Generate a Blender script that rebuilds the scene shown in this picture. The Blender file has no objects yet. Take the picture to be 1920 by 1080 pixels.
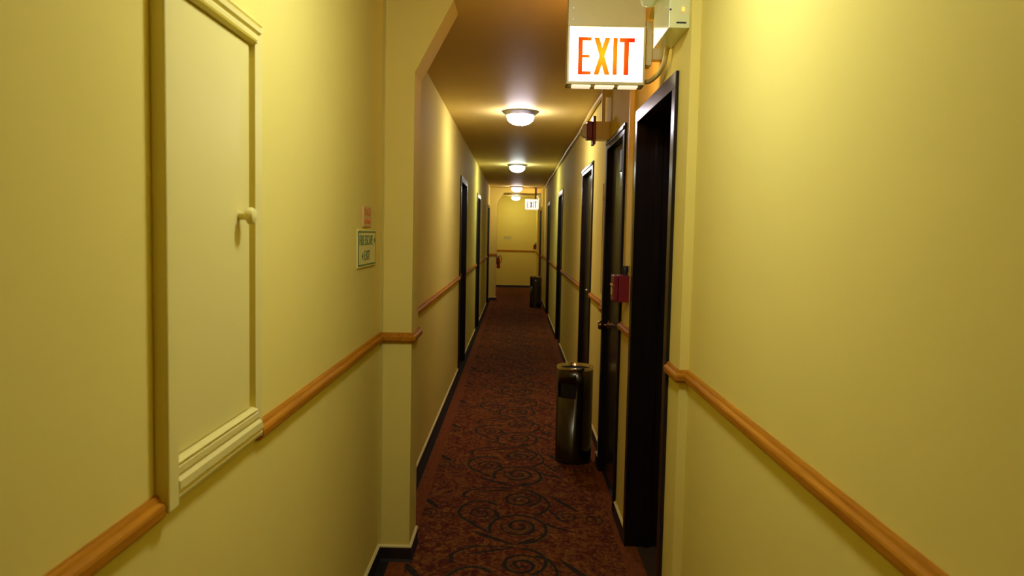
import bpy, bmesh, math, random
from mathutils import Matrix, Vector
random.seed(7)
C = bpy.context.scene.collection
S = bpy.context.scene
PI = math.pi

# ------------------------------------------------------------------ camera, world, exposure
F_PX, VX, VY, LEAN, EYE = 1464.0, 967.3, 438.3, 0.021, 1.5
v = Vector((VX - 960, -(VY - 540), -F_PX)).normalized()
u = Vector((LEAN, 1, 0)); u = (u - u.dot(v) * v).normalized()
x = v.cross(u)
rot = Matrix((x, v, u))                       # rows: world axes seen by the camera = camera-to-world
cam_data = bpy.data.cameras.new('camera')
cam = bpy.data.objects.new('camera', cam_data); C.objects.link(cam)
cam.matrix_world = Matrix.Translation((0, 0, EYE)) @ rot.to_4x4()
cam_data.sensor_width = 23.6
cam_data.lens = F_PX / 1920 * 23.6
cam_data.clip_start = 0.02
cam_data.dof.use_dof = True
cam_data.dof.focus_distance = 3.6
cam_data.dof.aperture_fstop = 3.5
S.camera = cam
W = bpy.data.worlds.new('world'); S.world = W; W.use_nodes = True
W.node_tree.nodes['Background'].inputs[0].default_value = (0.9, 0.8, 0.5, 1)
W.node_tree.nodes['Background'].inputs[1].default_value = 0.0
S.view_settings.view_transform = 'Standard'
S.view_settings.look = 'None'
S.view_settings.gamma = 1.0
S.view_settings.use_curve_mapping = False
S.view_settings.exposure = 0.0
S.cycles.diffuse_bounces = 8
S.cycles.max_bounces = 14
S.cycles.glossy_bounces = 5

# lamp light: (y, x, colour, strength)
LAMPS = [(1.80, 0.05, (0.87, 0.985, 1.22), 88.0),
         (6.55, 0.017, (1.0, 0.915, 1.12), 84.0),
         (11.50, 0.0, (0.88, 0.98, 1.0), 76.0),
         (16.82, -0.002, (1.0, 0.87, 0.90), 50.0),
         (21.05, -0.02, (0.97, 0.98, 0.74), 44.0)]

# ------------------------------------------------------------------ materials
class NT:
    def __init__(s, name):
        s.m = bpy.data.materials.new(name); s.m.use_nodes = True
        s.t = s.m.node_tree; s.b = s.t.nodes['Principled BSDF']
    def n(s, kind, **kw):
        nd = s.t.nodes.new(kind)
        for k, val in kw.items(): setattr(nd, k, val)
        return nd
    def put(s, sock, val):
        if isinstance(val, bpy.types.NodeSocket): s.t.links.new(val, sock)
        elif val is not None: sock.default_value = val
    def math(s, op, a, b=None, c=None):
        nd = s.n('ShaderNodeMath', operation=op)
        for i, q in enumerate((a, b, c)): s.put(nd.inputs[i], q)
        return nd.outputs[0]
    def vec(s, op, a, b=None):
        nd = s.n('ShaderNodeVectorMath', operation=op)
        s.put(nd.inputs[0], a); s.put(nd.inputs[1], b)
        return nd.outputs['Value'] if op in ('LENGTH', 'DOT_PRODUCT') else nd.outputs[0]
    def mix(s, f, a, b):
        nd = s.n('ShaderNodeMix', data_type='RGBA')
        s.put(nd.inputs[0], f); s.put(nd.inputs[6], a); s.put(nd.inputs[7], b)
        return nd.outputs[2]
    def obj(s): return s.n('ShaderNodeTexCoord').outputs['Object']
    def mapped(s, co, scale=(1, 1, 1), loc=(0, 0, 0), rot=(0, 0, 0), kind='POINT'):
        nd = s.n('ShaderNodeMapping', vector_type=kind)
        s.put(nd.inputs[0], co); nd.inputs['Scale'].default_value = scale
        nd.inputs['Location'].default_value = loc; nd.inputs['Rotation'].default_value = rot
        return nd.outputs[0]
    def noise(s, co, scale, detail=3, rough=0.55, dist=0.0):
        nd = s.n('ShaderNodeTexNoise'); s.put(nd.inputs['Vector'], co)
        nd.inputs['Scale'].default_value = scale; nd.inputs['Detail'].default_value = detail
        nd.inputs['Roughness'].default_value = rough; nd.inputs['Distortion'].default_value = dist
        return nd.outputs[0]
    def ramp(s, f, stops):
        nd = s.n('ShaderNodeValToRGB'); s.put(nd.inputs[0], f)
        el = nd.color_ramp.elements
        while len(el) < len(stops): el.new(0.5)
        for e, (p, c) in zip(el, stops): e.position = p; e.color = c if len(c) == 4 else (*c, 1)
        return nd.outputs[0]
    def bump(s, h, strength, dist=0.001):
        nd = s.n('ShaderNodeBump'); s.put(nd.inputs['Height'], h)
        nd.inputs['Strength'].default_value = strength; nd.inputs['Distance'].default_value = dist
        s.t.links.new(nd.outputs[0], s.b.inputs['Normal'])
    def base(s, c, rough=0.5, metal=0.0, spec=0.5):
        s.put(s.b.inputs['Base Color'], c if isinstance(c, bpy.types.NodeSocket) else (*c, 1))
        s.put(s.b.inputs['Roughness'], rough); s.b.inputs['Metallic'].default_value = metal
        s.b.inputs['Specular IOR Level'].default_value = spec
        return s

def paint(name, c, rough=0.5, spec=0.35, var=0.04, bump=0.15, scale=900):
    t = NT(name); co = t.obj()
    lo = tuple(k * (1 - var) for k in c) + (1,); hi = tuple(min(1, k * (1 + var)) for k in c) + (1,)
    t.base(t.mix(t.noise(co, 1.7, 4), lo, hi), rough, 0, spec)
    if bump: t.bump(t.noise(co, scale / 6, 3), bump, 0.0006)
    return t.m

def plain(name, c, rough=0.5, metal=0.0, spec=0.5, var=0.06, scale=40):
    t = NT(name)
    lo = tuple(k * (1 - var) for k in c) + (1,); hi = tuple(min(1, k * (1 + var)) for k in c) + (1,)
    t.base(t.mix(t.noise(t.obj(), scale, 3), lo, hi), rough, metal, spec)
    return t.m

def emit(name, c, k):
    t = NT(name); t.base(c, 0.4)
    t.put(t.b.inputs['Emission Color'], c if isinstance(c, bpy.types.NodeSocket) else (*c, 1))
    t.b.inputs['Emission Strength'].default_value = k
    return t.m

def wood(name, dark, light, rough, axis, spec=0.5, scale=60):
    t = NT(name); co = t.obj()
    sc = [1.0, 1.0, 1.0]; sc[axis] = 0.04
    g = t.noise(t.mapped(co, tuple(sc)), scale, 5, 0.65, 0.4)
    t.base(t.ramp(g, [(0.32, dark), (0.68, light)]), rough, 0, spec)
    t.bump(g, 0.1, 0.0005)
    return t.m

WALL = (0.77, 0.64, 0.145)
M = {}
M['wall'] = paint('cream_wall_paint', WALL, 0.7, 0.012)
M['ceiling'] = paint('cream_ceiling_paint', (0.74, 0.575, 0.18), 0.55, 0.015, 0.05, 0.2)
M['hatch'] = paint('cream_gloss_paint', (0.78, 0.67, 0.19), 0.45, 0.25, 0.02, 0.05)
M['cap'] = paint('cream_cap_paint', (0.76, 0.66, 0.24), 0.4, 0.35, 0.03, 0)
M['oak'] = wood('varnished_oak', (0.34, 0.120, 0.004), (0.52, 0.215, 0.009), 0.6, 1, 0.06, 90)
M['oak_cross'] = wood('varnished_oak_cross', (0.34, 0.120, 0.004), (0.52, 0.215, 0.009), 0.6, 0, 0.06, 90)
M['sand'] = plain('dark_ash_tray', (0.030, 0.026, 0.020), 0.65)
M['dark'] = wood('dark_varnished_wood', (0.006, 0.0035, 0.0025), (0.014, 0.008, 0.005), 0.26, 2, 0.4, 50)
M['satin'] = wood('dark_satin_wood', (0.006, 0.0035, 0.0025), (0.014, 0.008, 0.005), 0.5, 2, 0.12, 50)
M['slab'] = wood('dark_door_wood', (0.020, 0.016, 0.011), (0.036, 0.029, 0.020), 0.20, 2, 1.0, 40)
M['vinyl'] = plain('dark_vinyl', (0.012, 0.008, 0.006), 0.5)
M['brass'] = plain('aged_brass', (0.28, 0.14, 0.045), 0.30, 1.0)
M['nickel'] = plain('brushed_nickel', (0.46, 0.42, 0.33), 0.3, 1.0)
M['steel'] = plain('brushed_steel', (0.115, 0.108, 0.088), 0.27, 1.0)
M['chrome'] = plain('bright_chrome', (0.75, 0.72, 0.62), 0.12, 1.0)
M['black'] = plain('black_plastic', (0.006, 0.006, 0.006), 0.45)
M['red'] = plain('red_enamel', (0.20, 0.006, 0.012), 0.4)
M['redbright'] = plain('red_cylinder_paint', (0.40, 0.012, 0.010), 0.3)
M['beige'] = plain('beige_enamel', (0.72, 0.60, 0.24), 0.3, 0, 0.5, 0.03)
M['enamel'] = plain('white_enamel', (0.68, 0.68, 0.30), 0.18, 0, 0.6, 0.02)
M['conduit'] = paint('cream_conduit_paint', (0.70, 0.56, 0.16), 0.45, 0.3, 0.03, 0)
M['plate'] = plain('pale_sign_plate', (0.70, 0.62, 0.19), 0.3, 0, 0.5, 0.02)
M['green'] = plain('green_sign_ink', (0.10, 0.20, 0.055), 0.5)
M['orange'] = plain('orange_sign_ink', (0.70, 0.16, 0.03), 0.5)
M['paper'] = plain('peach_notice_paper', (0.72, 0.46, 0.12), 0.6)
M['led'] = emit('orange_led', (1.0, 0.30, 0.05), 2.2)
M['signback'] = emit('exit_rear_glow', (1.0, 0.50, 0.21), 9.0)
M['louvre'] = emit('lit_lens', (1.0, 0.82, 0.55), 0.95)
M['bulb_glass'] = NT('clear_lens').base((0.85, 0.82, 0.65), 0.08).m
M['bulb_glass'].node_tree.nodes['Principled BSDF'].inputs['Transmission Weight'].default_value = 0.2

def sign_face(name, k, edge):
    t = NT(name); co = t.obj()
    d = t.vec('LENGTH', t.mapped(co, (1.0, 1.0, 0.85), (0.0, 0, -0.125 * 0.85)))
    c = t.ramp(d, [(0.04, (1.0, 0.93, 0.72)), (0.13, (1.0, 0.86, 0.60)), (0.19, edge)])
    t.base((0.6, 0.6, 0.5), 0.35)
    t.put(t.b.inputs['Emission Color'], c); t.b.inputs['Emission Strength'].default_value = k
    return t.m
def letter_face(name, k, cx):
    t = NT(name); co = t.obj()
    d = t.vec('LENGTH', t.mapped(co, (1.0, 0.0, 0.8), (-cx, 0, -0.115 * 0.8)))
    c = t.ramp(d, [(0.004, (1.0, 0.66, 0.015)), (0.035, (1.0, 0.42, 0.012)), (0.07, (1.0, 0.20, 0.006)), (0.115, (0.95, 0.035, 0.004))])
    t.base((0.02, 0.0, 0.0), 0.9, 0, 0.0)
    t.put(t.b.inputs['Emission Color'], c); t.b.inputs['Emission Strength'].default_value = k
    return t.m
M['face'] = sign_face('exit_face_glow', 4.2, (1.0, 0.70, 0.42))
M['face_far'] = sign_face('exit_face_glow_far', 1.15, (0.9, 0.48, 0.26))
M['letter'] = letter_face('exit_letter_glow', 1.0, -0.012)
M['letter_far'] = plain('unlit_red_letter', (0.06, 0.004, 0.004), 0.5)

def carpet():
    t = NT('scroll_carpet'); co = t.obj()
    sp = t.n('ShaderNodeSeparateXYZ'); t.put(sp.inputs[0], co)
    X, Y = sp.outputs[0], sp.outputs[1]
    V = t.math('WRAP', t.math('SUBTRACT', Y, 3.92), 0.60, -0.27)
    cb = t.n('ShaderNodeCombineXYZ'); t.put(cb.inputs[0], X); t.put(cb.inputs[1], V); P = cb.outputs[0]
    wob = t.n('ShaderNodeTexNoise'); t.put(wob.inputs['Vector'], co); wob.inputs['Scale'].default_value = 14
    off = t.vec('SCALE', t.vec('SUBTRACT', wob.outputs['Color'], (0.5, 0.5, 0.5)))
    off.node.inputs['Scale'].default_value = 0.018
    flat = t.vec('MULTIPLY', off, (1, 1, 0))
    P = t.vec('ADD', P, flat)
    acc = None; teal = None
    def join(a, b): return b if a is None else t.math('MAXIMUM', a, b)
    def unit(cu, cv, ru, rv, ang=0):
        return t.mapped(P, (ru, rv, 1), (cu, cv, 0), (0, 0, math.radians(ang)), 'TEXTURE')
    def ring(cu, cv, ru, rv, w, ang=0, a0=None, spread=None):
        q = unit(cu, cv, ru, rv, ang)
        r = t.math('COMPARE', t.vec('LENGTH', q), 1.0, w / ((ru + rv) / 2))
        if a0 is not None:
            dr = (math.cos(math.radians(a0)), math.sin(math.radians(a0)), 0)
            r = t.math('MULTIPLY', r, t.math('GREATER_THAN', t.vec('DOT_PRODUCT', t.vec('NORMALIZE', q), dr), math.cos(math.radians(spread))))
        return r
    def leaf(a, b, w):
        (u0, v0), (u1, v1) = a, b
        L = math.hypot(u1 - u0, v1 - v0) / 2
        q = unit((u0 + u1) / 2, (v0 + v1) / 2, L, w, math.degrees(math.atan2(v1 - v0, u1 - u0)))
        return t.math('LESS_THAN', t.vec('LENGTH', q), 1.0)
    def spiral(cu, cv, ru, rv, turns, w, ph=0.0):
        q = unit(cu, cv, ru, rv)
        sq = t.n('ShaderNodeSeparateXYZ'); t.put(sq.inputs[0], q)
        r_ = t.vec('LENGTH', q)
        a_ = t.math('MULTIPLY', t.math('ARCTAN2', sq.outputs[1], sq.outputs[0]), 0.5 / PI)
        f_ = t.math('FRACT', t.math('ADD', t.math('MULTIPLY_ADD', r_, turns, ph), a_))
        return t.math('MULTIPLY', t.math('COMPARE', f_, 0.5, w), t.math('LESS_THAN', r_, 1.0))
    dark = [
        spiral(.05, .0, .098, .128, 2.0, .17), ring(.04, -.035, .145, .19, .0095, 0, 60, 140), leaf((.03, -.24), (.125, -.15), .012),
        leaf((-.193, -.076), (.02, -.24), .014), leaf((-.20, .51), (.03, .60), .012), leaf((-.24, -.27), (.03, -.262), .010),
        ring(-.02, -.40 + .87, .25, .155, .008, 0, 160, 40),
        spiral(.055, .40, .098, .118, 2.0, .17, .4), ring(.055, .435, .115, .145, .009, 0, 10, 78),
        ring(.115, .335, .10, .165, .010, 0, 0, 88), leaf((.20, .26), (.145, .155), .011),
        leaf((.235, .47), (.372, .225), .014), spiral(.305, .155, .068, .084, 2.0, .16, .2),
        leaf((.205, .26), (.285, .06), .008), leaf((.165, .05), (.325, -.07), .011),
        spiral(-.153, .18, .084, .106, 2.0, .16, .7), ring(-.162, .205, .113, .162, .0095, 0, 150, 108), leaf((-.232, .07), (-.105, -.09), .009),
        leaf((-.085, .235), (-.05, .10), .009), leaf((-.06, .12), (-.11, .01), .008),
        leaf((-.485, .41), (-.395, .25), .018), spiral(-.438, .175, .050, .068, 1.6, .17),
        spiral(-.339, .134, .042, .054, 1.6, .16), spiral(.438, .115, .056, .072, 1.7, .16)]
    for d in dark: acc = join(acc, d)
    halo = [ring(.05, .0, .060, .076, .006), ring(.055, .40, .058, .071, .006),
            ring(.04, -.035, .158, .203, .005, 0, 60, 140), ring(.055, .435, .126, .156, .005, 0, 10, 78),
            ring(-.162, .205, .124, .174, .005, 0, 150, 108)]
    for d in halo: teal = join(teal, d)
    st = t.mapped(co, (1.0, 0.75, 1.0))
    vo = t.n('ShaderNodeTexVoronoi'); t.put(vo.inputs['Vector'], t.vec('ADD', st, t.vec('SCALE', t.vec('SUBTRACT', wob.outputs['Color'], (0.5, 0.5, 0.5)))))
    vo.inputs['Vector'].links[0].from_node.inputs[1].links[0].from_node.inputs['Scale'].default_value = 0.05
    vo.inputs['Scale'].default_value = 19
    n1 = t.noise(st, 20, 3, 0.55, 2.2)
    n2 = t.noise(t.mapped(co, (1, 1, 1), (3.1, 1.7, 0)), 46, 2, 0.5, 0.8)
    c1 = t.ramp(n1, [(0.38, (0.060, 0.007, 0.004)), (0.50, (0.20, 0.042, 0.008)), (0.60, (0.38, 0.155, 0.018))])
    c2 = t.ramp(vo.outputs['Distance'], [(0.10, (0.30, 0.115, 0.016)), (0.38, (0.18, 0.040, 0.008)), (0.62, (0.075, 0.010, 0.005))])
    c3 = t.ramp(n2, [(0.42, (0.08, 0.012, 0.006)), (0.60, (0.26, 0.080, 0.012))])
    c = t.mix(0.25, t.mix(0.42, c1, c2), c3)
    c = t.mix(t.math('MULTIPLY', teal, 0.6), c, (0.10, 0.078, 0.020, 1))
    c = t.mix(t.math('MULTIPLY', acc, 0.88), c, (0.014, 0.020, 0.010, 1))
    # border stripes
    stripe = t.noise(t.mapped(co, (1, 0.3, 1)), 60, 2)
    bc = t.ramp(stripe, [(0.3, (0.17, 0.042, 0.008)), (0.7, (0.26, 0.072, 0.012))])
    c = t.mix(t.math('LESS_THAN', X, -.468), c, bc)
    c = t.mix(t.math('GREATER_THAN', X, .528), c, bc)
    c = t.mix(t.math('MULTIPLY', t.math('GREATER_THAN', X, .615), 1.0), c, (0.06, 0.036, 0.016, 1))
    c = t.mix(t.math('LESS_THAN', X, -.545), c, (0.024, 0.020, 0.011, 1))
    fib = t.noise(co, 420, 2)
    c = t.mix(0.25, c, t.mix(fib, (0.02, 0.01, 0.004, 1), c))
    t.base(c, 0.95, 0, 0.1)
    t.bump(fib, 0.5, 0.003)
    return t.m
M['carpet'] = carpet()

# ------------------------------------------------------------------ mesh helpers
def new_bm(): return bmesh.new()
def box(bm, x0, x1, y0, y1, z0, z1, bevel=0.0):
    g = bmesh.ops.create_cube(bm, size=1.0)
    vs = g['verts']
    bmesh.ops.scale(bm, vec=(abs(x1 - x0), abs(y1 - y0), abs(z1 - z0)), verts=vs)
    bmesh.ops.translate(bm, vec=((x0 + x1) / 2, (y0 + y1) / 2, (z0 + z1) / 2), verts=vs)
    if bevel:
        es = list({e for q in vs for e in q.link_edges})
        bmesh.ops.bevel(bm, geom=es, offset=bevel, segments=2, affect='EDGES', profile=0.5)
    return bm
def prism(bm, poly, axis, a, b):
    """poly: 2D points; axis: extrusion axis 'x','y' or 'z'."""
    def p(q, w):
        if axis == 'x': return (w, q[0], q[1])
        if axis == 'y': return (q[0], w, q[1])
        return (q[0], q[1], w)
    A = [bm.verts.new(p(q, a)) for q in poly]; B = [bm.verts.new(p(q, b)) for q in poly]
    n = len(poly)
    bm.faces.new(A); bm.faces.new(B[::-1])
    for i in range(n): bm.faces.new((A[i], B[i], B[(i + 1) % n], A[(i + 1) % n]))
    bmesh.ops.recalc_face_normals(bm, faces=bm.faces[:])
    return bm
def lathe(bm, prof, seg=32, caps=True):
    """prof: (radius, z) list, turned about z."""
    rings = []
    for r, z in prof:
        if r < 1e-6: rings.append([bm.verts.new((0, 0, z))])
        else: rings.append([bm.verts.new((r * math.cos(2 * PI * i / seg), r * math.sin(2 * PI * i / seg), z)) for i in range(seg)])
    for a, b in zip(rings, rings[1:]):
        for i in range(seg):
            j = (i + 1) % seg
            if len(a) == 1 and len(b) == 1: continue
            if len(a) == 1: bm.faces.new((a[0], b[i], b[j]))
            elif len(b) == 1: bm.faces.new((a[i], b[0], a[j]))
            else: bm.faces.new((a[i], b[i], b[j], a[j]))
    if caps:
        for r in (rings[0], rings[-1]):
            if len(r) > 2: bm.faces.new(r)
    bmesh.ops.recalc_face_normals(bm, faces=bm.faces[:])
    return bm
def tube(bm, pts, r, seg=12):
    pts = [Vector(p) for p in pts]; rings = []
    up = Vector((0.31, 0.17, 0.93))
    for i, p in enumerate(pts):
        d = (pts[min(i + 1, len(pts) - 1)] - pts[max(i - 1, 0)]).normalized()
        a = d.cross(up).normalized(); b = d.cross(a).normalized()
        rings.append([bm.verts.new(p + r * (math.cos(2 * PI * k / seg) * a + math.sin(2 * PI * k / seg) * b)) for k in range(seg)])
    for q, w in zip(rings, rings[1:]):
        for k in range(seg): bm.faces.new((q[k], w[k], w[(k + 1) % seg], q[(k + 1) % seg]))
    bm.faces.new(rings[0]); bm.faces.new(rings[-1])
    bmesh.ops.recalc_face_normals(bm, faces=bm.faces[:])
    return bm
def sweep(bm, path, prof, sgn):
    """prof (offset from the wall, z) swept along an XY path; sgn +1 puts the offset to the right of travel."""
    P = [Vector((a, b)) for a, b in path]; rings = []
    def nrm(d): return Vector((d.y, -d.x)) * sgn
    for i, p in enumerate(P):
        n0 = nrm((P[i] - P[i - 1]).normalized()) if i else None
        n1 = nrm((P[i + 1] - P[i]).normalized()) if i < len(P) - 1 else None
        if n0 is None: m = n1
        elif n1 is None: m = n0
        else:
            m = n0 + n1; m = m / m.dot(n0) if abs(m.dot(n0)) > 1e-6 else n0
        rings.append([bm.verts.new((p.x + m.x * o, p.y + m.y * o, z)) for o, z in prof])
    n = len(prof)
    for a, b in zip(rings, rings[1:]):
        for k in range(n): bm.faces.new((a[k], b[k], b[(k + 1) % n], a[(k + 1) % n]))
    bm.faces.new(rings[0]); bm.faces.new(rings[-1][::-1])
    bmesh.ops.recalc_face_normals(bm, faces=bm.faces[:])
    return bm
def xf(bm, mat):
    bmesh.ops.transform(bm, matrix=mat, verts=bm.verts[:]); return bm
def smooth_mesh(me, ang=40):
    for p in me.polygons: p.use_smooth = True
    try: me.set_sharp_from_angle(angle=math.radians(ang))
    except Exception: pass
def obj(name, bm, mat, parent=None, smooth=False):
    me = bpy.data.meshes.new(name); bm.to_mesh(me); bm.free()
    me.materials.append(mat)
    if smooth: smooth_mesh(me)
    o = bpy.data.objects.new(name, me); C.objects.link(o)
    if parent: o.parent = parent
    return o
def tag(o, label=None, cat=None, group=None, kind=None):
    if label: o['label'] = label
    if cat: o['category'] = cat
    if group: o['group'] = group
    if kind: o['kind'] = kind
    return o
def empty(name, loc=(0, 0, 0)):
    o = bpy.data.objects.new(name, None); C.objects.link(o); o.location = loc; o.empty_display_size = 0.05
    return o
def thing(name, label, cat, loc=(0, 0, 0), group=None):
    return tag(empty(name, loc), label, cat, group)
def copy_tree(o, parent=None):
    c = o.copy(); C.objects.link(c)
    if parent: c.parent = parent; c.matrix_parent_inverse = o.matrix_parent_inverse
    for ch in list(o.children): copy_tree(ch, c)
    return c
def text_bm(body, size, depth=0.0006, width=None):
    """lettering standing in the x-z plane, facing -y, centred on the origin."""
    cu = bpy.data.curves.new('lettering', 'FONT'); cu.body = body; cu.size = size
    cu.align_x = 'CENTER'; cu.align_y = 'CENTER'; cu.extrude = depth
    o = bpy.data.objects.new('lettering', cu); C.objects.link(o)
    dg = bpy.context.evaluated_depsgraph_get()
    me = bpy.data.meshes.new_from_object(o.evaluated_get(dg))
    bpy.data.objects.remove(o); bpy.data.curves.remove(cu)
    bm = new_bm(); bm.from_mesh(me); bpy.data.meshes.remove(me)
    if width:
        xs = [q.co.x for q in bm.verts]; k = width / (max(xs) - min(xs))
        bmesh.ops.scale(bm, vec=(k, 1, 1), verts=bm.verts[:])
    xf(bm, Matrix.Rotation(PI / 2, 4, 'X'))
    return bm

# ------------------------------------------------------------------ the room
CEIL, YB, YE = 2.51, -2.6, 21.8
LN, LC = -0.600, -0.585                     # left wall: near stretch, corridor
RN, RT, RF, RE = 0.600, 0.568, 0.608, 0.552  # right wall: near, thick, corridor, past the far arch
YP, YJ, YT, YQ = 3.47, 2.645, 5.09, 16.80    # near pilaster, right jog, end of thick stretch, far thick stretch

DOORS_L = [(8.13, 9.15, 0.10), (11.55, 12.58, 0.10), (15.92, 16.95, 0.10)]
DOORS_R = [(RT, 2.82, 3.75, 0.20), (RT, 4.12, 4.95, 0.022), (RF, 6.22, 7.20, 0.025), (RF, 10.22, 11.24, 0.10), (RF, 13.90, 14.95, 0.10), (RE, 16.86, 17.92, 0.06)]
TOP = 2.09                                   # outer top of the door casings
CAS, LIN = 0.058, 0.020

def wall_run(bm, side, face, y0, y1, gaps):
    T = 0.45
    def bx(a, b, z0, z1):
        if b - a > 1e-5: box(bm, face if side > 0 else face - T, face + T if side > 0 else face, a, b, z0, z1)
    y = y0
    for a, b in gaps:
        a += CAS - LIN; b -= CAS - LIN
        bx(y, a, 0, CEIL); bx(a, b, TOP - CAS + LIN, CEIL); y = b
    bx(y, y1, 0, CEIL)

fl = obj('floor', box(new_bm(), -1.1, 1.1, YB - .3, YE + .3, -0.12, 0.0), M['carpet']); tag(fl, kind='structure')
cl = obj('ceiling', box(new_bm(), -1.1, 1.1, YB - .3, YE + .3, CEIL, CEIL + 0.12), M['ceiling']); tag(cl, kind='structure')
bm = new_bm()
wall_run(bm, -1, LN, YB, YP, []); wall_run(bm, -1, LC, YP, YE, [(a, b) for a, b, _ in DOORS_L])
tag(obj('wall_left', bm, M['wall']), kind='structure')
bm = new_bm()
wall_run(bm, 1, RN, YB, YJ, []); wall_run(bm, 1, RT, YJ, YT, [(a, b) for f, a, b, _ in DOORS_R[:2]])
wall_run(bm, 1, RF, YT, YQ, [(a, b) for f, a, b, _ in DOORS_R[2:5]]); wall_run(bm, 1, RE, YQ, YE, [(a, b) for f, a, b, _ in DOORS_R[5:]])
tag(obj('wall_right', bm, M['wall']), kind='structure')
tag(obj('wall_far', box(new_bm(), -1.0, 1.0, YE, YE + .3, 0, CEIL), M['wall']), kind='structure')
tag(obj('wall_rear', box(new_bm(), -1.0, 1.0, YB - .3, YB, 0, CEIL), M['wall']), kind='structure')
# chamfered archways: left pilaster running up into a sloping bracket; the far one crosses under a beam
NP = -0.457
bm = new_bm()
prism(bm, [(LN - .05, 0), (NP, 0), (NP, 2.195), (-0.290, CEIL), (LN - .05, CEIL)], 'y', YP, YP + 0.235)
tag(obj('wall_arch', bm, M['wall']), kind='structure')
FP, Y2 = -0.429, 17.45
bm = new_bm()
prism(bm, [(LC - .05, 0), (FP, 0), (FP, 2.157), (-0.285, 2.405), (RE + .02, 2.405), (RE + .02, CEIL), (LC - .05, CEIL)], 'y', Y2, Y2 + 0.20)
tag(obj('wall_arch.001', bm, M['wall']), kind='structure')

# chair rail (oak) and skirting, each straight-through length a piece of its own
RAIL = [(0, 1.048), (.006, 1.048), (.009, 1.044), (.011, 1.038), (.019, 1.034), (.021, 1.029), (.020, 1.014), (.013, 1.006), (.006, 1.004), (0, 1.004)]
BASE = [(0, 0), (.016, 0), (.011, .012), (.010, .064), (0, .064)]
CAPP = [(0, .064), (.011, .064), (.012, .070), (.006, .075), (0, .075)]
n_trim = [0]
def rail(path, sgn, mat='oak'):
    n_trim[0] += 1
    tag(obj('trim_%d' % n_trim[0], sweep(new_bm(), path, RAIL, sgn), M[mat]), kind='structure')
n_base = {}
def skirt(side, path, sgn):
    o = obj('baseboard_' + side, sweep(new_bm(), path, BASE, sgn), M['vinyl']); tag(o, kind='structure')
    obj('cap_strip', sweep(new_bm(), path, CAPP, sgn), M['cap'], o)
HATCH = (1.285, 1.795)
rail([(LN, YB), (LN, HATCH[0])], 1)
rail([(LN, HATCH[1]), (LN, YP), (NP, YP), (NP, YP + .235)], 1)
edges = [YP + .235] + [q for a, b, _ in DOORS_L for q in (a, b)] + [Y2]
for i in range(0, 8, 2): rail([(LC, edges[i]), (LC, edges[i + 1])] if i < 6 else [(LC, edges[6]), (LC, Y2), (FP, Y2), (FP, Y2 + .2)], 1)
rail([(LC, Y2 + .2), (LC, YE), (RE, YE), (RE, 17.92)], 1, 'oak')
rail([(RN, YB), (RN, YJ), (RT, YJ), (RT, 2.82)], -1)
rail([(RT, 3.75), (RT, 4.12)], -1)
rail([(RT, 4.95), (RT, YT)], -1)
rail([(RF, YT), (RF, 6.22)], -1); rail([(RF, 7.20), (RF, 10.22)], -1); rail([(RF, 11.24), (RF, 13.90)], -1)
rail([(RF, 14.95), (RF, YQ), (RE, YQ), (RE, 16.86)], -1)
skirt('left', [(LN, YB), (LN, YP), (NP, YP), (NP, YP + .235)], 1)
for i in range(0, 8, 2): skirt('left', [(LC, edges[i]), (LC, edges[i + 1])] if i < 6 else [(LC, edges[6]), (LC, Y2), (FP, Y2), (FP, Y2 + .2)], 1)
skirt('far', [(LC, Y2 + .2), (LC, YE), (RE, YE), (RE, 17.92)], 1)
skirt('right', [(RN, YB), (RN, YJ), (RT, YJ), (RT, 2.82)], -1)
for a, b in ((3.75, 4.12), (4.95, YT)): skirt('right', [(RT, a), (RT, b)], -1)
for a, b in ((YT, 6.22), (7.20, 10.22), (11.24, 13.90)): skirt('right', [(RF, a), (RF, b)], -1)
skirt('right', [(RF, 14.95), (RF, YQ), (RE, YQ), (RE, 16.86)], -1)
skirt('rear', [(LN, YB), (RN, YB)], -1)

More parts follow.
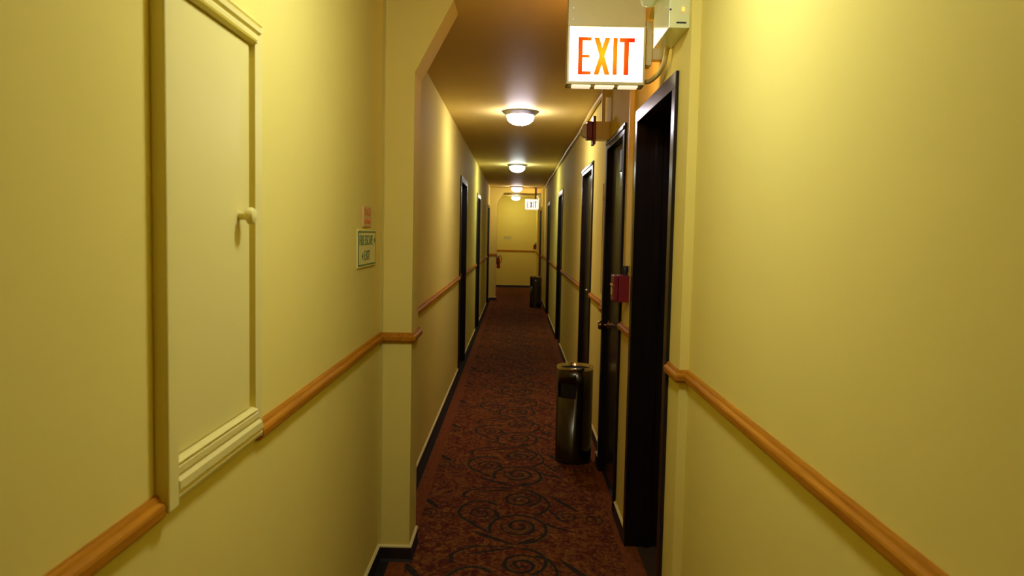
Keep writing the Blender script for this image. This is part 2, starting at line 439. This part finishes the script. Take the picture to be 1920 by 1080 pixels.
# ------------------------------------------------------------------ doors
def knob_bm():
    bm = new_bm()
    lathe(bm, [(.026, 0), (.026, .004), (.020, .008), (.010, .012), (.009, .030), (.016, .036), (.026, .046), (.028, .056), (.024, .066), (0, .069)], 20, False)
    return bm
def door(n, side, face, y0, y1, recess, handle):
    """side +1: the right wall (the door lies towards +x). Local origin on the wall face, floor level, mid opening."""
    s = side; w = (y1 - y0) / 2
    r = tag(empty('door_%d' % n, (face, (y0 + y1) / 2, 0)), kind='structure')
    def bx(bm, a, b, ya, yb, za, zb, bev=0.0): return box(bm, min(a * s, b * s), max(a * s, b * s), ya, yb, za, zb, bev)
    D = recess + 0.045
    for k in (-1, 1):
        bm = new_bm()
        ya, yb = sorted((k * w, k * (w - CAS)))
        bx(bm, -.013, 0, ya, yb, 0, TOP - CAS, .002)
        ya, yb = sorted((k * (w - CAS + LIN), k * (w - CAS)))
        bx(bm, 0, D, ya, yb, 0, TOP - CAS)
        ya, yb = sorted((k * (w - CAS), k * (w - CAS - .012)))
        if recess > .05: bx(bm, recess - .035, recess, ya, yb, 0, TOP - CAS - .012)
        if recess > .15: bx(bm, recess - .12, recess - .09, ya, yb, 0, TOP - CAS - .012)
        obj('door_jamb', bm, M['satin' if n == 2 else 'dark'], r)
    bm = new_bm()
    bx(bm, -.013, 0, -w, w, TOP - CAS, TOP, .002)
    bx(bm, 0, D, -w + CAS - LIN, w - CAS + LIN, TOP - CAS, TOP - CAS + LIN)
    if recess > .05: bx(bm, recess - .035, recess, -w + CAS, w - CAS, TOP - CAS - .012, TOP - CAS)
    if recess < .05: bx(bm, -.020, -.013, -w + .014, w - .014, TOP - .030, TOP - .012, .002)
    obj('door_head', bm, M['dark'], r)
    bm = new_bm()
    bx(bm, recess, recess + .042, -w + CAS + .003, w - CAS - .003, .012, TOP - CAS - .003, .002)
    sl = obj('door_panel', bm, M['slab'], r)
    obj('door_sill', bx(new_bm(), recess - .01, D + .05, -w + CAS, w - CAS, .0, .010), M['vinyl'], r)
    hy = (w - CAS - .065) * handle[1]
    if handle[0] == 'knob':
        bm = xf(knob_bm(), Matrix.Translation((recess * s, hy, handle[2])) @ Matrix.Rotation(-s * PI / 2, 4, 'Y'))
        o = obj('door_knob', bm, M['brass'], r, True)
    else:
        bm = xf(lathe(new_bm(), [(.025, 0), (.025, .005), (.010, .009), (.010, .045)], 16), Matrix.Translation((recess * s, hy, handle[2])) @ Matrix.Rotation(-s * PI / 2, 4, 'Y'))
        tube(bm, [((recess - .042) * s, hy, handle[2]), ((recess - .045) * s, hy - .06 * handle[1], handle[2]), ((recess - .040) * s, hy - .115 * handle[1], handle[2] - .004)], .009)
        obj('door_lever', bm, M['chrome'], r, True)
    return r
door(1, 1, *DOORS_R[0], ('knob', -1, 0.95))
d2 = door(2, 1, *DOORS_R[1], ('knob', 1, 0.945))
obj('number_plate', box(new_bm(), .006, .022, -0.20, -0.11, 1.858, 1.978, .003), M['black'], d2)
door(3, 1, *DOORS_R[2], ('lever', -1, 1.05))
door(4, 1, *DOORS_R[3], ('knob', -1, 1.0))
door(5, 1, *DOORS_R[4], ('knob', -1, 1.0))
door(6, 1, *DOORS_R[5], ('knob', -1, 1.0))
for i, (a, b, rc) in enumerate(DOORS_L): door(7 + i, -1, LC, a, b, rc, ('knob', 1, 1.0))

# ------------------------------------------------------------------ wall hatch on the left
h = thing('wall_hatch', 'cream painted wall hatch with moulded frame on the near left wall', 'hatch', (LN, 1.54, 0))
y0, y1, z0, z1 = HATCH[0] - 1.54, HATCH[1] - 1.54, 1.016, 1.962
def stile(ya, yb, bev, za=z0, zb=z1):
    return box(new_bm(), 0, .026, ya, yb, za, zb, bev)
obj('frame_stile', stile(y0, y0 + .040, .003, z0, z1), M['hatch'], h)
def moulded(pz):           # profile (x out of the wall, z) run along the hatch, mitred at the far end
    return pz
def frame_rail(za, zb, flip):
    H = zb - za
    pr = [(0, 0), (.012, 0), (.020, .10 * H), (.022, .18 * H), (.018, .24 * H), (.027, .34 * H), (.027, .52 * H), (.021, .60 * H), (.024, .68 * H), (.024, .82 * H), (.020, .86 * H), (.026, .93 * H), (.016, H), (0, H)]
    if flip: pr = [(a, H - b) for a, b in pr][::-1]
    bm = new_bm()
    A, B = [], []
    for a, b in pr:
        t_ = b / H
        inset = (1 - t_) if not flip else t_
        yy = y1 - .058 * (1 - inset) if True else y1
        A.append(bm.verts.new((a, y0 + .040, za + b))); B.append(bm.verts.new((a, yy, za + b)))
    n = len(pr)
    bm.faces.new(A); bm.faces.new(B[::-1])
    for i in range(n): bm.faces.new((A[i], B[i], B[(i + 1) % n], A[(i + 1) % n]))
    bmesh.ops.recalc_face_normals(bm, faces=bm.faces[:])
    return bm
obj('frame_rail', frame_rail(z0, z0 + .082, False), M['hatch'], h)
obj('frame_rail', frame_rail(z1 - .062, z1, True), M['hatch'], h)
bm = new_bm()                                # far stile with mitred ends and a stepped face
for xo, a, b in ((.021, y1 - .058, y1 - .012), (.017, y1 - .012, y1)):
    f0 = (y1 - a) / .058; f1 = (y1 - b) / .058
    prism(bm, [(a, z0 + .082 * f0), (b, z0 + .082 * f1), (b, z1 - .062 * f1), (a, z1 - .062 * f0)], 'x', 0, xo)
obj('frame_stile', bm, M['hatch'], h)
obj('hatch_panel', box(new_bm(), -.010, .013, y0 + .0445, y1 - .074, z0 + .084, z1 - .066, .0015), M['hatch'], h)
obj('backing', box(new_bm(), -.010, .002, y0 + .030, y1 - .050, z0 + .05, z1 - .05), M['hatch'], h)
bm = lathe(new_bm(), [(.009, 0), (.008, .012), (.010, .016), (.0175, .021), (.0185, .028), (.015, .034), (.006, .037), (0, .0375)], 20, False)
xf(bm, Matrix.Translation((.013, 1.655 - 1.54, 1.526)) @ Matrix.Rotation(PI / 2, 4, 'Y'))
obj('hatch_knob', bm, M['hatch'], h, True)

# ------------------------------------------------------------------ ceiling lamps
def dome_mat(i, c, k):
    return emit('dome_glow_%d' % i, c, k)
lamp_labels = ['frosted dome ceiling lamp nearest the wall hatch, overhead before the near arch',
               'frosted dome ceiling lamp just past the near exit sign, first in the corridor',
               'frosted dome ceiling lamp with greenish light, midway along the corridor',
               'frosted dome ceiling lamp just before the far arch and far exit sign',
               'frosted dome ceiling lamp beyond the far arch, by the end wall']
lamp0 = None
for i, (ly, lx, lc, lk) in enumerate(LAMPS):
    if lamp0 is None:
        o = lamp0 = thing('ceiling_lamp', None, 'ceiling lamp', (0, 0, 0))
        obj('lamp_pan', lathe(new_bm(), [(.150, 0), (.152, -.006), (.147, -.010), (.143, -.013), (.121, -.030), (.117, -.034), (.105, -.034), (.105, 0)], 40), M['nickel'], o, True)
        pr = [(.107, -.031), (.111, -.038)] + [(.1115 * math.cos(a), -.047 - .067 * math.sin(a)) for a in [k * PI / 2 / 9 for k in range(9)]] + [(0, -.114)]
        obj('glass_dome', lathe(new_bm(), pr, 40, False), M['beige'], o, True)
        bm = lathe(new_bm(), [(.010, -.113), (.009, -.116), (.005, -.118), (.004, -.120), (0, -.121)], 16, True)
        obj('finial', bm, M['nickel'], o, True)
    else:
        o = copy_tree(lamp0)
    o.location = (lx, ly, CEIL)
    o['label'] = lamp_labels[i]; o['group'] = 'dome lamps along the corridor ceiling'
    for ch in o.children:
        if ch.name.startswith('glass_dome'):
            ch.data = ch.data.copy(); ch.data.materials.clear(); ch.data.materials.append(dome_mat(i, lc, lk))

# ------------------------------------------------------------------ exit signs
def exit_sign(loc, label, face, letter, far=False):
    """local origin: middle of the sign's lower edge, front plane at y=0."""
    r = thing('exit_sign', label, 'exit sign', loc, 'hanging exit signs')
    w, hh, dp = .1515, .226, .095
    bm = new_bm()
    for a, b, c, d in ((-w, w, 0, .011), (-w, w, hh - .006, hh), (-w, -w + .008, .011, hh - .006), (w - .008, w, .011, hh - .006)):
        box(bm, a, b, 0, .016, c, d, .0015)
    obj('sign_frame', bm, M['beige'], r)
    bm = new_bm()
    box(bm, -w, -w + .003, .016, dp, 0, hh); box(bm, w - .003, w, .016, dp, 0, hh)
    box(bm, -w, w, .016, dp, hh - .003, hh); box(bm, -w, w, .016, dp, 0, .003)
    obj('sign_housing', bm, M['beige'], r)
    obj('sign_face', box(new_bm(), -w + .008, w - .008, .006, .009, .011, hh - .006), face, r)
    obj('sign_rear_face', box(new_bm(), -w + .008, w - .008, dp - .004, dp - .001, .010, hh - .006), M['signback'], r)
    zb, zt = .038, .180
    def let(polys, nm='letter'):
        bm = new_bm()
        for p in polys: prism(bm, p, 'y', .0035, .0062)
        o = obj(nm, bm, letter, r)
        return o
    def rc(a, b, c, d): return [(a, c), (b, c), (b, d), (a, d)]
    ex = -.1085
    let([rc(ex, ex + .0165, zb, zt), rc(ex, ex + .050, zt - .012, zt), rc(ex, ex + .044, .103, .113), rc(ex, ex + .050, zb, zb + .012)], 'letter_e')
    xx, xw, st = -.0475, .0625, .0195
    let([[(xx, zt), (xx + st, zt), (xx + xw, zb), (xx + xw - st, zb)], [(xx + xw - st, zt), (xx + xw, zt), (xx + st, zb), (xx, zb)]], 'letter_x')
    let([rc(.0265, .0430, zb, zt)], 'letter_i')
    let([rc(.0690, .0880, zb, zt - .016), rc(.0510, .1100, zt - .016, zt)], 'letter_t')
    for k in range(3):
        xa = -w + .022 + k * .092
        bm = new_bm(); box(bm, xa, xa + .073, .012, .060, -.007, .002, .001)
        obj('down_lens', bm, M['louvre'], r)
    bm = new_bm()
    if far:
        box(bm, .060, .100, .030, .070, hh, CEIL - loc[2]); box(bm, .03, .13, .005, .09, CEIL - loc[2] - .012, CEIL - loc[2])
    else: box(bm, -w + .0015, w - .002, .008, dp, hh, CEIL - loc[2])
    cn = obj('canopy' if not far else 'ceiling_stem', bm, M['beige'] if not far else M['vinyl'], r)
    for zz in (.250, .292) if not far else ():
        b2 = lathe(new_bm(), [(.0028, 0), (.0026, .0012), (0, .0016)], 10, False)
        obj('screw', xf(b2, Matrix.Translation((-w + .022, .008, zz)) @ Matrix.Rotation(PI / 2, 4, 'X')), M['nickel'], cn)
    bm = new_bm()
    box(bm, w + .004, w + .031, .030, .105, .083, .252, .002)
    box(bm, w - .002, w + .006, .045, .085, .10, .23)
    obj('side_bracket', bm, M['beige'], r)
    obj('bracket_base', box(new_bm(), w + .029, (RT if not far else RE) - loc[0], .045, .095, .11, .21), M['beige'], r)
    return r
SX = 0.3365
exit_sign((SX, 3.09, 2.087), 'lit exit sign with orange letters hanging before the near arch', M['face'], M['letter'])
exit_sign((SX, 17.10, 2.032), 'small distant lit exit sign with dark letters by the far arch', M['face_far'], M['letter_far'], True)

# ------------------------------------------------------------------ emergency lights with their feed pipes
def emergency(loc, label):
    """local origin: lower rear near corner on the wall face."""
    r = thing('emergency_light', label, 'emergency light', loc, 'emergency battery lights')
    obj('battery_box', box(new_bm(), -.070, 0, 0, .300, 0, .205, .002), M['enamel'], r)
    obj('indicator', box(new_bm(), -.0275, -.0185, -.003, .001, .055, .068, .001), M['led'], r)
    obj('indicator_label', box(new_bm(), -.036, -.010, -.0008, .001, .049, .0515), M['beige'], r)
    obj('vent_slot', box(new_bm(), -.045, -.012, -.0012, .002, .0145, .0195), M['black'], r)
    obj('test_button', xf(lathe(new_bm(), [(.0035, 0), (.003, .002), (0, .0025)], 12, False), Matrix.Translation((-.066, 0, .060)) @ Matrix.Rotation(PI / 2, 4, 'X')), M['black'], r)
    for k, yy in enumerate((.235,)):
        bm = xf(lathe(new_bm(), [(0, -.052), (.022, -.046), (.034, -.024), (.038, 0), (.040, .010), (.034, .014)], 20, False), Matrix.Translation((-.105, yy - .02, .178)) @ Matrix.Rotation(math.radians(15), 4, 'X'))
        hd = obj('lamp_head', bm, M['enamel'], r, True)
        tube_bm = tube(new_bm(), [(-.068, yy + .02, .178), (-.085, yy + .02, .178), (-.105, yy, .178)], .009)
        obj('lamp_arm', tube_bm, M['enamel'], r, True)
    return r
emergency((RT, 2.675, 2.200), 'white emergency battery light with orange indicator above the near doorway')
emergency((RE, 17.215, 2.17), 'small distant emergency battery light beside the far exit sign')

def pipe(label, pts, r, mat, smooth=True, name='conduit'):
    return tag(obj(name, tube(new_bm(), pts, r), mat, None, smooth), label, 'conduit')
def arc(p0, c, p1, n=6):
    p0, c, p1 = Vector(p0), Vector(c), Vector(p1)
    return [tuple((1 - t) ** 2 * p0 + 2 * t * (1 - t) * c + t * t * p1) for t in [k / n for k in range(n + 1)]]
pipe('short bent conduit from the emergency light down behind the near exit sign',
     [(.548, 2.955, 2.205), (.546, 2.985, 2.165)] + arc((.544, 3.0, 2.150), (.540, 3.07, 2.118), (.512, 3.150, 2.112)) + [(.499, 3.155, 2.112)], .0095, M['conduit'])
pipe('sloping conduit under the ceiling from the emergency light to the near sign bracket',
     [(.535, 2.99, 2.440), (.530, 3.02, 2.420), (.520, 3.07, 2.385), (.512, 3.115, 2.352)], .011, M['conduit'])
# raceway down to the pull station on the wall strip between the doors
bm = new_bm(); box(bm, .545, RT, 3.872, 3.895, 1.352, CEIL, .002)
tag(obj('raceway', bm, M['conduit']), 'straight cream raceway running down to the near red pull station', 'raceway')
t = thing('raceway', 'short raceway from the ceiling down to the red strobe', 'raceway', (RT, 4.93, 0))
obj('channel', box(new_bm(), -.050, -.028, -.012, .012, 2.207, CEIL, .002), M['conduit'], t)
obj('wall_clip', box(new_bm(), -.030, 0, -.010, .010, 2.36, 2.40), M['conduit'], t)
pts = [(RT - .016, 4.96, 2.488), (RT - .016, 5.06, 2.488), (RF - .020, 5.14, 2.487)]
yy = 5.4
while yy < 16.7:
    pts.append((RF - .018 + .004 * math.sin(yy * 1.7), yy, 2.486 + .006 * math.sin(yy * 2.3))); yy += .35
pts.append((RF - .018, 16.78, 2.487))
pipe('long thin conduit running along the right wall just under the corridor ceiling', pts, .014, M['conduit'])

# ------------------------------------------------------------------ fire strobe, pull stations
t = thing('fire_alarm_strobe', 'dark red fire alarm strobe on a beige box above the second door', 'alarm', (RT, 4.955, 2.150))
obj('back_box', box(new_bm(), -.086, 0, -.055, .055, -.054, .056, .003), M['beige'], t)
obj('box_seam', box(new_bm(), -.047, -.045, -.0556, .0556, -.030, .045), M['conduit'], t)
obj('flange', box(new_bm(), -.104, -.086, -.062, .062, -.085, .088, .003), M['red'], t)
obj('horn_body', box(new_bm(), -.141, -.104, -.055, .055, -.052, .056, .005), M['red'], t)
bm = new_bm(); prism(bm, [(-.141, -.040), (-.141, .044), (-.163, .036), (-.172, .010), (-.168, -.026), (-.155, -.038)], 'y', -.040, .040)
obj('strobe_lens', bm, M['bulb_glass'], t, False)
obj('strobe_tube', box(new_bm(), -.156, -.146, -.025, .025, -.012, .012, .003), M['chrome'], t)

def pull_station(loc, label):
    r = thing('pull_station', label, 'fire alarm pull', loc, 'red fire pull stations')
    obj('back_box', box(new_bm(), -.052, 0, -.055, .055, -.068, .066, .003), M['red'], r)
    obj('cover', box(new_bm(), -.078, -.054, -.057, .057, -.066, .066, .006), M['red'], r)
    bm = box(new_bm(), -.085, -.077, -.040, .040, .012, .022, .002); box(bm, -.084, -.077, -.008, .008, -.035, .013, .002)
    obj('pull_lever', bm, M['paper'], r)
    bm = xf(lathe(new_bm(), [(.006, 0), (.006, .004), (0, .005)], 12, False), Matrix.Translation((-.078, -.045, -.050)) @ Matrix.Rotation(-PI / 2, 4, 'Y'))
    obj('lock', bm, M['chrome'], r)
    obj('conduit_hub', xf(lathe(new_bm(), [(.013, 0), (.013, .016), (.016, .018), (.016, .040), (.012, .047)], 14), Matrix.Translation((-.020, -.040, .066))), M['vinyl'], r, True)
    return r
pull_station((RT, 3.925, 1.238), 'red fire pull station on the wall strip between the two nearest doors')
pull_station((RE, 20.76, 1.160), 'tiny dark red pull station on the right wall near the end wall')

# ------------------------------------------------------------------ narrow wall panel beside the second door
t = thing('wall_panel', 'narrow upright beige panel on the wall just past the second door', 'panel', (RT, 5.025, 1.48))
obj('panel_board', box(new_bm(), -.008, 0, -.045, .045, -.355, .355, .002), M['beige'], t)
bm = new_bm()
for a, b, c, d in ((-.049, -.043, -.36, .36), (.043, .049, -.36, .36), (-.043, .043, -.36, -.352), (-.043, .043, .352, .36)): box(bm, -.012, 0, a, b, c, d)
obj('panel_edge', bm, M['conduit'], t)
obj('latch', box(new_bm(), -.016, -.008, .020, .034, .245, .275, .002), M['chrome'], t)

# ------------------------------------------------------------------ litter bins
def bin_thing(loc, label, ang):
    r = thing('litter_bin', label, 'litter bin', loc, 'steel ash top litter bins')
    R, Z0, Z1, seg = .120, .435, .532, 48
    a0, a1 = math.radians(ang - 34), math.radians(ang + 34)
    prof = [(.116, .014), (R, .018), (R, Z0), (R + .002, Z0), (R + .002, Z1), (R + .002, .628)]
    bm = new_bm(); n = 64
    zs = [.014, .018, Z0, Z1, .626]; rr = [.114, R, R, R, R]
    vs = [[bm.verts.new((rr[k] * math.cos(2 * PI * i / n), rr[k] * math.sin(2 * PI * i / n), z)) for i in range(n)] for k, z in enumerate(zs)]
    for k in range(len(zs) - 1):
        for i in range(n):
            am = (2 * PI * (i + .5) / n)
            dlt = (am - (a0 + a1) / 2 + PI) % (2 * PI) - PI
            if k == 2 and abs(dlt) < (a1 - a0) / 2: continue
            bm.faces.new((vs[k][i], vs[k][(i + 1) % n], vs[k + 1][(i + 1) % n], vs[k + 1][i]))
    bmesh.ops.recalc_face_normals(bm, faces=bm.faces[:])
    o = obj('bin_body', bm, M['steel'], r, True)
    md = o.modifiers.new('thickness', 'SOLIDIFY'); md.thickness = .002; md.offset = -1
    obj('bin_base', lathe(new_bm(), [(.1215, 0), (.1225, .004), (.1215, .020), (.117, .022)], 48), M['black'], r, True)
    obj('bin_liner', lathe(new_bm(), [(.108, .03), (.108, .60)], 40), M['black'], r, True)
    obj('top_rim', lathe(new_bm(), [(.1215, .616), (.1240, .622), (.1240, .634), (.1225, .637), (.1185, .637), (.116, .632), (.110, .618)], 48, False), M['chrome'], r, True)
    obj('ash_tray', lathe(new_bm(), [(.112, .618), (.104, .606), (.050, .600), (.012, .602), (.009, .612), (0, .614)], 40, False), M['sand'], r, True)
    return r
bin_thing((.412, 5.135, 0), 'brushed steel litter bin with side opening standing by the second door', 237)
bin_thing((.430, 16.02, 0), 'small distant steel litter bin on the carpet before the far arch', 205)

# ------------------------------------------------------------------ wall signs
def wall_sign(loc, rz, label, w, hgt, rows, plate, ink, border, arrows=()):
    r = thing('wall_sign', label, 'sign', loc); r.rotation_euler.z = rz
    obj('plate', box(new_bm(), -w / 2, w / 2, -.006, 0, -hgt / 2, hgt / 2, .001), M[plate], r)
    if border:
        bm = new_bm(); e = .006
        for a, b, c, d in ((-w / 2 + e, w / 2 - e, hgt / 2 - 2 * e, hgt / 2 - e), (-w / 2 + e, w / 2 - e, -hgt / 2 + e, -hgt / 2 + 2 * e), (-w / 2, -w / 2 + 2 * e, -hgt / 2 + e, hgt / 2 - e), (w / 2 - 1.6 * e, w / 2 - e, -hgt / 2 + e, hgt / 2 - e)):
            box(bm, a, b, -.0068, -.0055, c, d)
        obj('printed_border', bm, M[ink], r)
    for body, size, width, cx, cz in rows:
        bm = xf(text_bm(body, size, .0005, width), Matrix.Translation((cx, -.0066, cz)))
        obj('lettering', bm, M[ink], r)
    for cx, cz, sg in arrows:
        bm = prism(new_bm(), [(cx - sg * .012, cz - .014), (cx - sg * .012, cz + .014), (cx + sg * .014, cz)], 'y', -.0072, -.0058)
        obj('arrow', bm, M[ink], r)
    return r
wall_sign((LN, 3.130, 1.430), PI / 2, 'pale green-lettered direction sign with arrows on the left wall before the arch', .37, .147,
          [('FIRE ESCAPE', .056, .275, -.022, .030), ('EXIT', .056, .11, -.005, -.030)], 'plate', 'green', True, [(.158, .030, 1), (-.100, -.030, -1)])
wall_sign((LN, 3.130, 1.556), PI / 2, 'small peach notice with orange print above the green-lettered sign', .165, .082,
          [('NO', .044, .12, 0, .017), ('SMOKING', .024, .13, 0, -.020)], 'paper', 'orange', False)
wall_sign((-.225, YE, 1.385), 0, 'small green-lettered sign on the yellow end wall above the rail', .23, .10,
          [('EXIT', .080, .19, 0, 0)], 'plate', 'green', False)

# ------------------------------------------------------------------ fire extinguisher beyond the far arch
t = thing('fire_extinguisher', 'red fire extinguisher hung on the far arch pilaster', 'extinguisher', (FP + .050, 17.57, .715))
obj('cylinder', lathe(new_bm(), [(0, .004), (.034, 0), (.038, .008), (.038, .215), (.034, .238), (.022, .254), (.014, .260), (.014, .272)], 24, False), M['redbright'], t, True)
bm = box(new_bm(), -.014, .014, -.012, .012, .268, .292, .003); box(bm, -.008, .008, -.060, .012, .292, .302, .002); box(bm, -.008, .008, -.050, -.010, .274, .281, .002)
obj('valve_handle', bm, M['black'], t)
obj('hose', tube(new_bm(), arc((.012, 0, .282), (.085, -.01, .29), (.066, -.015, .19)) + [(.060, -.015, .12)], .008), M['black'], t, True)
obj('gauge', xf(lathe(new_bm(), [(.014, 0), (.014, .008), (0, .010)], 12, False), Matrix.Translation((0, -.012, .280)) @ Matrix.Rotation(PI / 2, 4, 'X')), M['chrome'], t)
bm = box(new_bm(), -.050, -.037, -.02, .02, .10, .30); box(bm, -.050, -.020, -.012, .012, .262, .268)
obj('wall_bracket', bm, M['black'], t)
bm = new_bm(); lathe(bm, [(.0385, .09), (.0385, .15)], 24, False)
obj('label_band', bm, M['red'], t, True)
